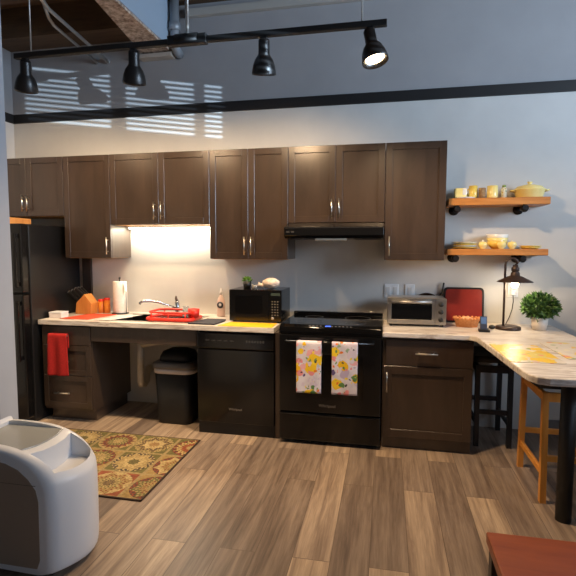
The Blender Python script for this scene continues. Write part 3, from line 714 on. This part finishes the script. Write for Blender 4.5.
# dish rack
t = thing('dish_rack', 'red coated dish rack standing at the right side of the sink', 'dish rack', (-.95, -.38, CZ))
zc = CZ+.012; x0, x1, y0, y1 = -1.165, -.765, -.535, -.27
def loop(z, ins, r, wob=0):
    pts = [(x, y, z) for x, y in [(x0+ins+px_, y0+ins+py_) for px_, py_ in [(a+(x1-x0-2*ins)/2, b+(y1-y0-2*ins)/2) for a, b in rrect(x1-x0-2*ins, y1-y0-2*ins, .06)]]]
    return MB().tube(pts+[pts[0]], r, 10)
loop(CZ+.0195, 0, .0155).build('base_rail', RED, t)
loop(CZ+.075, .015, .0095).build('top_rail', RED, t)
for px_, py_ in ((x0+.05, y0+.01), (x1-.05, y0+.01), (x0+.05, y1-.01), (x1-.05, y1-.01), (x0+.2, y0+.01)): MB().tube([(px_, py_, CZ+.018), (px_, py_+.003, CZ+.075)], .007, 8).build('post', RED, t)
m = MB()
for i in range(9): m.tube([(x0+.04+i*.04, y0+.01, CZ+.02), (x0+.04+i*.04, y1-.01, CZ+.02)], .0025, 6)
m.build('wire_grid', CHROME, t)
MB().lathe([(0, 0), (.045, 0), (.048, .07), (.043, .07), (.04, .008), (0, .006)], (x1-.012, y0+.10, CZ+.033), 20).build('cutlery_cup', RED, t)
t = thing('glass', 'upturned clear glass drying on the red dish rack', 'glass', (-.90, -.40, CZ))
MB().lathe([(0, .09), (.026, .09), (.031, .0), (.029, 0), (.024, .086), (0, .087)], (-.88, -.36, CZ+.0235), 20).build('cup', mat('clear_glass', (235, 240, 240), .05, 0, Transmission_Weight=.9, IOR=1.45), t)
# black mat, yellow mat, soap
o = MB().prism([(-.76, -.60), (-.535, -.60), (-.515, -.42), (-.53, -.34), (-.70, -.33)], CZ+.0005, CZ+.012, .003).build('drying_mat', mat('charcoal_mat', (46, 46, 54), .8))
tag(o, 'charcoal drying mat on the counter left of the yellow mat', 'mat')
o = MB().prism([(-.50, -.630), (-.062, -.630), (-.070, -.425), (-.46, -.425)], CZ+.0005, CZ+.004, .001).build('placemat', noisy('yellow_mat', (236, 178, 22), (230, 168, 18), 20, .6))
tag(o, 'bright yellow mat on the counter in front of the microwave', 'mat')
t = thing('soap_bottle', 'white dish soap bottle with dark round label beside the microwave', 'bottle', (-.63, -.12, CZ))
MB().lathe([(0, 0), (.036, 0), (.038, .01), (.038, .12), (.03, .155), (.014, .178), (.014, .195), (0, .195)], (-.65, -.12, CZ+.0003), 24, 1, .7).build('bottle', mat('soap_white', (205, 180, 172), .3), t)
MB().lathe([(0, .195), (.013, .195), (.011, .225), (.006, .232), (.005, .25), (0, .25)], (-.65, -.12, CZ), 16).build('cap', WHITEP, t)
MB().lathe([(0, 0), (.030, 0), (.029, .003), (0, .0035)], m=Matrix.Translation((-.65, -.1462, CZ+.105)) @ Matrix.Rotation(PI/2, 4, 'X'), seg=22).build('label', mat('label_dark', (20, 22, 40), .4), t)
MB().lathe([(0, .0035), (.013, .0035), (.012, .0045), (0, .0048)], m=Matrix.Translation((-.65, -.1462, CZ+.107)) @ Matrix.Rotation(PI/2, 4, 'X'), seg=18).build('emblem', mat('label_grey', (190, 190, 196), .4), t)
# microwave
t = thing('microwave', 'black microwave oven on the counter left of the range', 'microwave', (-.24, -.22, CZ))
MX0, MX1, MY0, MZ0, MZ1 = -.478, -.038, -.405, CZ+.012, 1.143
MB().box(MX0, MX1, MY0+.02, -.06, MZ0, MZ1, .005).build('body', BLACK, t)
d = MB().box(MX0, MX0+.335, MY0, MY0+.021, MZ0, MZ1, .004).build('door', BLACK, t)
MB().box(MX0+.05, MX0+.285, MY0-.001, MY0+.002, MZ0+.055, MZ1-.045, .001, 1).build('window', GLASSB, d)
q = MB().box(MX0+.337, MX1, MY0, MY0+.021, MZ0, MZ1, .004).build('control_panel', BLACK, t)
KEYG = mat('key_grey', (104, 102, 92), .5)
for r in range(6):
    for c_ in range(3): MB().box(MX0+.358+c_*.022, MX0+.37+c_*.022, MY0-.0012, MY0+.001, MZ0+.05+r*.022, MZ0+.058+r*.022).build('key', KEYG, q)
MB().lathe([(0, 0), (.012, 0), (.011, .004), (0, .004)], m=Matrix.Translation((MX0+.365, MY0+.001, MZ0+.028)) @ Matrix.Rotation(PI/2, 4, 'X'), seg=16).build('button', SILV, q)
MB().box(MX0+.352, MX1-.012, MY0-.0012, MY0+.001, MZ1-.045, MZ1-.022).build('display', mat('display_dim', (60, 72, 66), .2), q)
for x in (MX0+.03, MX1-.03):
    for y in (MY0+.05, -.09): MB().lathe([(0, 0), (.014, 0), (.014, .0125), (0, .0125)], (x, y, CZ+.0002), 12).build('foot', BLACKM, t)
# plant, bag on microwave
def leaves(mb, c, R, n, ln, wd, sq=(1, 1, 1), seed=1, up=.25):
    rnd = random.Random(seed)
    for i in range(n):
        d = Vector((rnd.gauss(0, 1), rnd.gauss(0, 1), rnd.gauss(up, 1))).normalized()
        p = Vector(c)+Vector((d.x*R*sq[0], d.y*R*sq[1], d.z*R*sq[2]))*(rnd.random()**.45)
        ax = (d+Vector((rnd.gauss(0, .5), rnd.gauss(0, .5), rnd.gauss(.1, .5)))).normalized()
        s = ax.cross(Vector((rnd.gauss(0, 1), rnd.gauss(0, 1), rnd.gauss(0, 1)))).normalized(); nn = ax.cross(s)
        L = ln*(.7+.6*rnd.random()); W = wd*(.7+.6*rnd.random())
        vs = [mb.bm.verts.new(v) for v in (p, p+ax*L*.45+s*W/2+nn*W*.2, p+ax*L-nn*L*.12, p+ax*L*.45-s*W/2+nn*W*.2, p+ax*L*.5-nn*W*.05)]
        for a, b in ((0, 1), (1, 2), (2, 3), (3, 0)): mb.bm.faces.new((vs[a], vs[b], vs[4]))
    return mb
TOPM = MZ1
t = thing('potted_plant', 'tiny green plant in a dark pot on top of the microwave', 'plant', (-.37, -.25, TOPM))
MB().lathe([(0, 0), (.030, 0), (.036, .06), (.032, .06), (.030, .05), (0, .05)], (-.37, -.25, TOPM+.0003), 20).build('pot', BLACKM, t)
leaves(MB(), (-.37, -.25, TOPM+.068), .032, 110, .022, .012, (1, 1, .6), 3, .8).build('foliage', noisy('bright_leaf', (96, 140, 50), (120, 160, 60), 30, .6), t)
o = MB().sphere((-.165, -.24, TOPM+.046), .048, 1.55, 1.1, .93, 24, 16)
rr = random.Random(4)
for v in o.bm.verts:
    v.co += Vector((rr.uniform(-1, 1), rr.uniform(-1, 1), rr.uniform(-.5, .6)))*.005
    v.co.z = max(v.co.z, TOPM+.001)
o.tube([(-.225, -.24, TOPM+.03), (-.25, -.245, TOPM+.028), (-.275, -.25, TOPM+.035)], .01, 10, radii=[.030, .014, .024])
o = o.build('bread_bag', noisy('bread_bag', (240, 228, 214), (214, 184, 160), 24, .35)); tag(o, 'plastic bag of bread lying on top of the microwave', 'bag')
t = thing('glass_dish', 'small clear glass dish on the microwave between plant and bread bag', 'glass', (-.29, -.22, TOPM))
MB().lathe([(0, .0), (.02, 0), (.024, .035), (.022, .035), (.018, .004), (0, .004)], (-.288, -.31, TOPM+.0003), 18).build('cup', mat('dish_glass', (225, 222, 215), .1, 0, Transmission_Weight=.7), t)

# ---------------------------------------------------------------- hanging towels
def towel(name, lab, x0, x1, zt, zb, yf, yback, m, th=.004, back=.55, wav=.004, taper=0, rz=.012):
    def f(u, v):
        # v: 0 back bottom -> over the bar -> 1 front bottom
        Lb = (zt-zb)*back; Lf = zt-zb; tot = Lb+Lf; s = v*tot
        hw = (x1-x0)/2*(1+taper*abs(s-Lb)/Lf); x = (x0+x1)/2+(2*u-1)*hw
        if s < Lb: z = zb+(Lf-Lb)+s; y = yback
        else: z = zt-(s-Lb); y = yf
        k = min(1, abs(s-Lb)/.03); ym = (yf+yback)/2; y = ym+(y-ym)*math.sqrt(1-(1-k)**2); 
        z -= 0 if k >= 1 else 0
        amp = wav*min(1, abs(s-Lb)/.12)
        return (x, y+amp*math.sin(u*PI*3.2+1.2)*(-1 if s > Lb else 0)-amp*.3, z)
    o = MB().grid(f, 18, 44).build(name, m, solid=th); tag(o, lab, 'towel'); return o
towel('dish_towel', 'white floral dish towel at left on the oven handle', .146, .330, .811, .418, -.729, -.697, FL_TOWEL, .003, .5, .002)
towel('dish_towel', 'white floral dish towel at right on the oven handle', .407, .592, .811, .420, -.729, -.697, FL_TOWEL, .003, .5, .002)
towel('hand_towel', 'red terry hand towel hanging on the top drawer handle', -1.985, -1.812, .768, .412, -.664, -.634, noisy('red_terry', (176, 26, 20), (146, 16, 14), 90, .95, .6), .006, .35, .006, .10)

# ---------------------------------------------------------------- right counter things
t = thing('toaster_oven', 'stainless steel toaster oven on the right countertop', 'toaster oven', (1.015, -.2, CZ))
TX0, TX1, TY = .795, 1.240, -.335
MB().box(TX0, TX1, TY+.012, -.085, CZ+.016, 1.100, .018, 3).build('body', STEEL, t)
fm = MB(); xr = TX0+.362
fm.box(TX0+.002, xr, TY, TY+.013, CZ+.02, CZ+.055, .003, 1); fm.box(TX0+.002, xr, TY, TY+.013, 1.055, 1.098, .003, 1)
fm.box(TX0+.002, TX0+.032, TY, TY+.013, CZ+.055, 1.055, .003, 1); fm.box(xr-.025, xr, TY, TY+.013, CZ+.055, 1.055, .003, 1)
d = fm.build('door', STEEL, t)
MB().box(TX0+.03, xr-.024, TY+.004, TY+.012, CZ+.053, 1.057).build('window', GLASSB, d)
MB().tube([(TX0+.03, TY-.028, 1.072), (xr-.03, TY-.028, 1.072)], .009, 12).tube([(TX0+.045, TY, 1.072), (TX0+.045, TY-.028, 1.072)], .006, 8).tube([(xr-.045, TY, 1.072), (xr-.045, TY-.028, 1.072)], .006, 8).build('handle', STEEL, d)
q = MB().box(xr+.003, TX1-.002, TY, TY+.013, CZ+.02, 1.098, .003, 1).build('control_panel', STEEL, t)
for z in (.935, .995, 1.052): MB().lathe([(0, 0), (.019, 0), (.017, .018), (0, .019)], m=Matrix.Translation((TX1-.042, TY, z)) @ Matrix.Rotation(PI/2, 4, 'X'), seg=18).build('knob', BLACKM, q)
for x in (TX0+.03, TX1-.03):
    for y in (TY+.05, -.08): MB().lathe([(0, 0), (.013, 0), (.013, .0165), (0, .0165)], (x, y-.02, CZ+.0002), 12).build('foot', BLACKM, t)
# red tray leaning on wall, skillet behind
t = thing('tray', 'dark red tray with black rim leaning on the wall behind the basket', 'tray', (1.39, -.06, CZ))
def ptray(mb, x0, x1, z0, z1, y, th, r):
    pts = rrect(x1-x0, z1-z0, r); return mb.prism([((x0+x1)/2+a, (z0+z1)/2+b) for a, b in pts], y-th, y, 0, 'y')
lean = Matrix.Translation((0, -.048, CZ)) @ Matrix.Rotation(math.radians(-7), 4, 'X') @ Matrix.Translation((0, .09, -CZ))
ptray(MB(), 1.250, 1.562, CZ+.004, 1.165, -.09, .014, .03).xf(lean).build('rim', mat('tray_black', (24, 20, 20), .35), t)
ptray(MB(), 1.265, 1.547, CZ+.018, 1.150, -.099, .0065, .025).xf(lean).build('face', noisy('tray_red', (128, 30, 18), (144, 38, 24), 6, .4), t)
t = thing('skillet', 'dark round skillet standing on edge behind the toaster oven', 'pan', (1.15, -.035, CZ))
M = Matrix.Translation((1.115, -.008, CZ+.1205)) @ Matrix.Rotation(PI/2, 4, 'X')
MB().lathe([(0, 0), (.110, 0), (.120, .03), (.117, .03), (.108, .006), (0, .006)], m=M, seg=36).build('pan', mat('pan_brown', (74, 48, 38), .4, .3), t)
MB().tube([(1.205, -.022, 1.08), (1.236, -.026, 1.12), (1.250, -.022, 1.20)], .007, 10).build('handle', BLACKM, t)
# basket bowl
t = thing('basket', 'oval orange wicker basket in front of the red tray', 'basket', (1.40, -.24, CZ))
WICK = noisy('orange_wicker', (206, 128, 70), (226, 158, 98), 60, .7, .5)
MB().lathe([(0, .0), (.078, .0), (.095, .06), (.099, .066), (.093, .066), (.074, .01), (0, .008)], (1.403, -.24, CZ+.0003), 32, 1, .62).build('bowl', WICK, t)
m = MB()
for i in range(18): a = i*2*PI/18; m.sphere((1.403+.095*math.cos(a), -.24+.059*math.sin(a), CZ+.068), .011, u=8, v=6)
m.build('braided_rim', WICK, t)
t = thing('bread_roll', 'pale bread roll lying inside the wicker basket', 'bread', (1.40, -.24, CZ))
MB().sphere((1.40, -.24, CZ+.047), .04, 1.4, .85, .85).build('roll', noisy('crust', (216, 168, 116), (232, 194, 148), 20, .7, .2), t)
# phone
t = thing('cordless_phone', 'small phone with blue screen upright in a black dock', 'phone', (1.485, -.45, CZ))
MB().prism([(1.450, -.488), (1.527, -.488), (1.522, -.415), (1.455, -.415)], CZ+.0003, CZ+.018, .004).build('dock', BLACKM, t)
rx = Euler((math.radians(-14), 0, 0))
q = MB().box(1.463, 1.512, -.462, -.446, CZ+.012, CZ+.112, .005, rot=rx, at=(1.487, -.45, CZ+.012)).build('handset', mat('phone_grey', (60, 66, 84), .35), t)
MB().box(1.469, 1.506, -.4635, -.461, CZ+.055, CZ+.104, .001, 1, rot=rx, at=(1.487, -.45, CZ+.012)).build('screen', mat('screen_blue', (92, 122, 168), .25), q)
t = thing('charger', 'round black charger lying between the phone and the lamp', 'charger', (1.575, -.30, CZ))
MB().sphere((1.570, -.33, CZ+.017), .024, 1, 1, .7).build('body', BLACKM, t)
MB().tube([(1.55, -.33, CZ+.012), (1.53, -.36, CZ+.006), (1.525, -.42, CZ+.006)], .003, 6).build('cable', BLACKM, t)
# plant
t = thing('potted_plant', 'round bushy green plant in a white pot on the right countertop', 'plant', (1.915, -.27, CZ))
PLX, PLY = 1.915, -.27
MB().lathe([(0, 0), (.050, 0), (.060, .095), (.055, .095), (.052, .085), (0, .085)], (PLX, PLY, CZ+.0003), 28).build('pot', mat('pot_white', (232, 222, 210), .35), t)
leaves(MB(), (PLX, PLY, CZ+.175), .108, 1500, .036, .017, (1.12, 1.0, .80), 11, .15).build('foliage', noisy('green_leaf', (50, 88, 40), (96, 132, 66), 26, .45), t)
m = MB(); r5 = random.Random(5)
for i in range(16):
    a = r5.random()*6.28; b = r5.random()*.09
    m.tube([(PLX, PLY, CZ+.08), (PLX+b*math.cos(a)*.5, PLY+b*math.sin(a)*.5, CZ+.13), (PLX+b*math.cos(a), PLY+b*math.sin(a), CZ+.19)], .002, 5)
m.build('stems', mat('stem_green', (70, 90, 40), .6), t)
def tilted(x0, x1, y0, y1, a):
    cx, cy = (x0+x1)/2, (y0+y1)/2
    return [(cx+dx*math.cos(a)-dy*math.sin(a), cy+dx*math.sin(a)+dy*math.cos(a)) for dx, dy in rrect(x1-x0, y1-y0, .02)]
o = MB().prism(tilted(1.435, 1.715, -1.43, -.93, .03), CZ+.0004, CZ+.003).build('placemat', FL_MAT); tag(o, 'yellow and pink floral placemat on the peninsula, left of the two', 'placemat', 'floral placemats')
o = MB().prism(tilted(1.76, 2.05, -1.30, -.80, .03), CZ+.0004, CZ+.003).build('placemat', FL_MAT); tag(o, 'yellow floral placemat on the peninsula at the right edge of the photo', 'placemat', 'floral placemats')

# ---------------------------------------------------------------- stools
HONEY = wood('honey_wood', [(.3, (206, 132, 48)), (.7, (226, 156, 72))], .4)
def stool(lab, x0, x1, y0, y1, h, wm, sm, group, sp=.03):
    t = thing('bar_stool', lab, 'stool', ((x0+x1)/2, (y0+y1)/2, 0), group)
    s = .017; cx, cy = (x0+x1)/2, (y0+y1)/2
    def lp(ax, ay, z):
        k = 1-z/h; return (ax+(sp*k if ax > cx else -sp*k)*0, ay+(sp*k if ay > cy else -sp*k), z)
    for ax in (x0+s, x1-s):
        for ay in (y0+s, y1-s):
            q = MB(); b = bmesh.new()
            lo = lp(ax, ay, 0); hi = lp(ax, ay, h-.05)
            vs = [b.verts.new((p[0]+i*s, p[1]+j*s, p[2])) for p in (lo, hi) for i, j in ((-1, -1), (1, -1), (1, 1), (-1, 1))]
            for f in ((3, 2, 1, 0), (4, 5, 6, 7), (0, 1, 5, 4), (1, 2, 6, 5), (2, 3, 7, 6), (3, 0, 4, 7)): b.faces.new([vs[k] for k in f])
            q.merge(b); q.build('leg', wm, t)
    for ax in (x0+s, x1-s):   # side rails along y
        a, b_ = lp(ax, y0+s, .17), lp(ax, y1-s, .17)
        MB().box(ax-.011, ax+.011, a[1]+s-.003, b_[1]-s+.003, .155, .19, .002, 1).build('stretcher', wm, t)
        MB().box(ax-.012, ax+.012, y0+2*s-.003, y1-2*s+.003, h-.105, h-.052, .002, 1).build('apron', wm, t)
    for ay, sg in ((y0+s, -1), (y1-s, 1)):
        p = lp(x0, ay, .26)
        MB().box(x0+2*s-.003, x1-2*s+.003, p[1]-.011, p[1]+.011, .245, .28, .002, 1).build('stretcher', wm, t)
        MB().box(x0+2*s-.003, x1-2*s+.003, ay-.012, ay+.012, h-.105, h-.052, .002, 1).build('apron', wm, t)
    def seat(u, v):
        yy = y0-.012+(y1-y0+.024)*v; xx = x0-.012+(x1-x0+.024)*u
        return (xx, yy, h-.022+.022*(2*v-1)**2)
    MB().grid(seat, 6, 16).build('seat', sm, t, solid=.045)
DKSEAT = mat('dark_seat', (26, 24, 26), .45)
stool('honey-coloured wooden stool with dark saddle seat under the peninsula', 1.682, 2.02, -1.185, -.735, .70, HONEY, DKSEAT, None)
stool('black wooden stool tucked between the base cabinet and the wall', 1.45, 1.715, -.42, -.05, .665, mat('black_wood', (22, 20, 22), .45), DKSEAT, None, .015)

# ---------------------------------------------------------------- rug, appliance, table
o = MB().box(-1.95, -.60, -1.675, -.775, .0005, .009, .002, 1).build('rug', RUG)
o.data.transform(Matrix.Translation((1.95, 1.675, 0))); o.location = (-1.95, -1.675, 0)
tag(o, 'patchwork medallion rug in rust and olive lying on the plank floor', 'rug')
MBd = MB()
for a in (((-1.95, -1.675), (-.60, -1.675)), ((-.60, -1.675), (-.60, -.775)), ((-1.95, -.775), (-.60, -.775)), ((-1.95, -1.675), (-1.95, -.775))):
    (xa, ya), (xb, yb) = a; MBd.box(min(xa, xb)-.006, max(xa, xb)+.006, min(ya, yb)-.006, max(ya, yb)+.006, .0005, .0102, .002, 1)
MBd.build('binding', mat('rug_binding', (52, 36, 26), .9), o)

t = thing('portable_appliance', 'white rounded floor appliance with top tray, at lower left by the wall', 'appliance', (-.88, -2.15, 0))
AY0, AY1 = -2.335, -1.99
ctrl = [(-1.14, .03), (-1.14, .56), (-1.12, .588), (-1.06, .593), (-.95, .590), (-.86, .580), (-.78, .556), (-.715, .515), (-.672, .46), (-.657, .40), (-.655, .20), (-.658, .06), (-.672, .03), (-.70, .02)]
prof = []
for k in range(len(ctrl)-1):
    p0, p1, p2, p3 = (ctrl[max(k-1, 0)], ctrl[k], ctrl[k+1], ctrl[min(k+2, len(ctrl)-1)])
    for q_ in range(4):
        u = q_/4
        prof.append(tuple(.5*((2*p1[i])+(-p0[i]+p2[i])*u+(2*p0[i]-5*p1[i]+4*p2[i]-p3[i])*u*u+(-p0[i]+3*p1[i]-3*p2[i]+p3[i])*u**3) for i in (0, 1)))
prof.append(ctrl[-1])
WAP = mat('appliance_white', (214, 216, 220), .35)
b = bmesh.new(); rings = []
vs_ = [0, .012, .03, .055, .085, .12, .2, .3, .4, .5, .6, .7, .8, .88, .915, .945, .97, .988, 1]
for v in vs_:
    y = AY0+(AY1-AY0)*v; k = 1-(2*v-1)**2
    e = min(v, 1-v)*(AY1-AY0); rr_ = .028
    edge = rr_-math.sqrt(max(0, rr_**2-max(0, rr_-e)**2))
    ring = []
    for (px_, pz) in prof:
        fx = max(0, (px_+1.14)/.485-.6)/.4
        cx_ = min(1, max(0, (px_+1.1)/.3)); cz_ = min(1, max(0, (pz-.25)/.25))
        ring.append(b.verts.new((px_+.085*k*fx-edge*min(1, fx*1.2), y, pz-edge*cz_*.8)))
    rings.append(ring)
n = len(prof)
for a, c_ in zip(rings, rings[1:]):
    for k in range(n): b.faces.new((a[k], a[(k+1) % n], c_[(k+1) % n], c_[k]))
b.faces.new(rings[0]); b.faces.new(rings[-1][::-1])
q = MB(); q.merge(b); body = q.build('body', WAP, t)
def carve(obj, cutter):
    md = obj.modifiers.new('cut', 'BOOLEAN'); md.object = cutter; md.operation = 'DIFFERENCE'; md.solver = 'EXACT'
    bpy.context.view_layer.update()
    dg = bpy.context.evaluated_depsgraph_get(); me = bpy.data.meshes.new_from_object(obj.evaluated_get(dg))
    obj.modifiers.clear(); obj.data = me; bpy.data.objects.remove(cutter)
arc = [(-.655+.05*(1-(2*k/8-1)**2), -2.295+.265*k/8) for k in range(9)]
carve(body, MB().prism([(-.765, -2.03), (-.745, -2.10), (-.74, -2.17), (-.75, -2.24), (-.775, -2.297)]+arc, .44, .8, .0).build('tray_cutter', WAP))
carve(body, MB().prism([(-1.12, -2.295), (-.815, -2.295), (-.79, -2.24), (-.78, -2.17), (-.785, -2.10), (-.805, -2.03), (-1.12, -2.03)], .566, .8, .0).build('lid_cutter', WAP))
me = body.data
for p_ in me.polygons: p_.use_smooth = True
me.set_sharp_from_angle(angle=math.radians(40))
o = MB().prism([(-1.118, -2.293), (-.817, -2.293), (-.792, -2.24), (-.782, -2.17), (-.787, -2.10), (-.807, -2.032), (-1.118, -2.032)], .5655, .5725, .002).build('lid', mat('lid_smoke', (158, 160, 158), .18), t)
o['label'] = 'smoky grey lid panel'
MB().box(-1.10, -.68, -2.30, -2.02, .004, .022).build('dark_base', BLACKM, t)
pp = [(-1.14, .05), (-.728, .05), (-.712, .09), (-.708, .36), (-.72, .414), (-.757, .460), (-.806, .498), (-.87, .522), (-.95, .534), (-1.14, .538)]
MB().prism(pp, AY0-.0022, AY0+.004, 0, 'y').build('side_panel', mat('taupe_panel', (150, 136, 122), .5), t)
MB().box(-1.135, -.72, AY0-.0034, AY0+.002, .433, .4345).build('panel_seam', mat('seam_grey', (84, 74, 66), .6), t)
t.location.x += .012; t.location.y -= .04
# low table at the lower right
t = thing('low_table', 'reddish brown wooden low table at the lower right corner of the photo', 'table', (1.5, -2.68, 0))
CH = wood('cherry_wood', [(.3, (124, 54, 22)), (.7, (150, 74, 34))], .35, scale=(1.2, 9, 9), ns=2.0)
MB().box(1.155, 1.86, -3.02, -2.352, .408, .45, .006).build('tabletop', CH, t)
DKW = mat('dark_table_wood', (34, 26, 24), .45)
for x in (1.165, 1.80):
    for y in (-3.01, -2.412): MB().box(x, x+.05, y, y+.05, 0, .4085, .003, 1).build('leg', DKW, t)
MB().box(1.175, 1.84, -2.405, -2.385, .34, .4085).build('apron', DKW, t)
MB().box(1.175, 1.84, -2.99, -2.97, .34, .4085).build('apron', DKW, t)
MB().box(1.18, 1.20, -2.96, -2.412, .34, .4085).build('apron', DKW, t)
MB().box(1.815, 1.835, -2.96, -2.412, .34, .4085).build('apron', DKW, t)
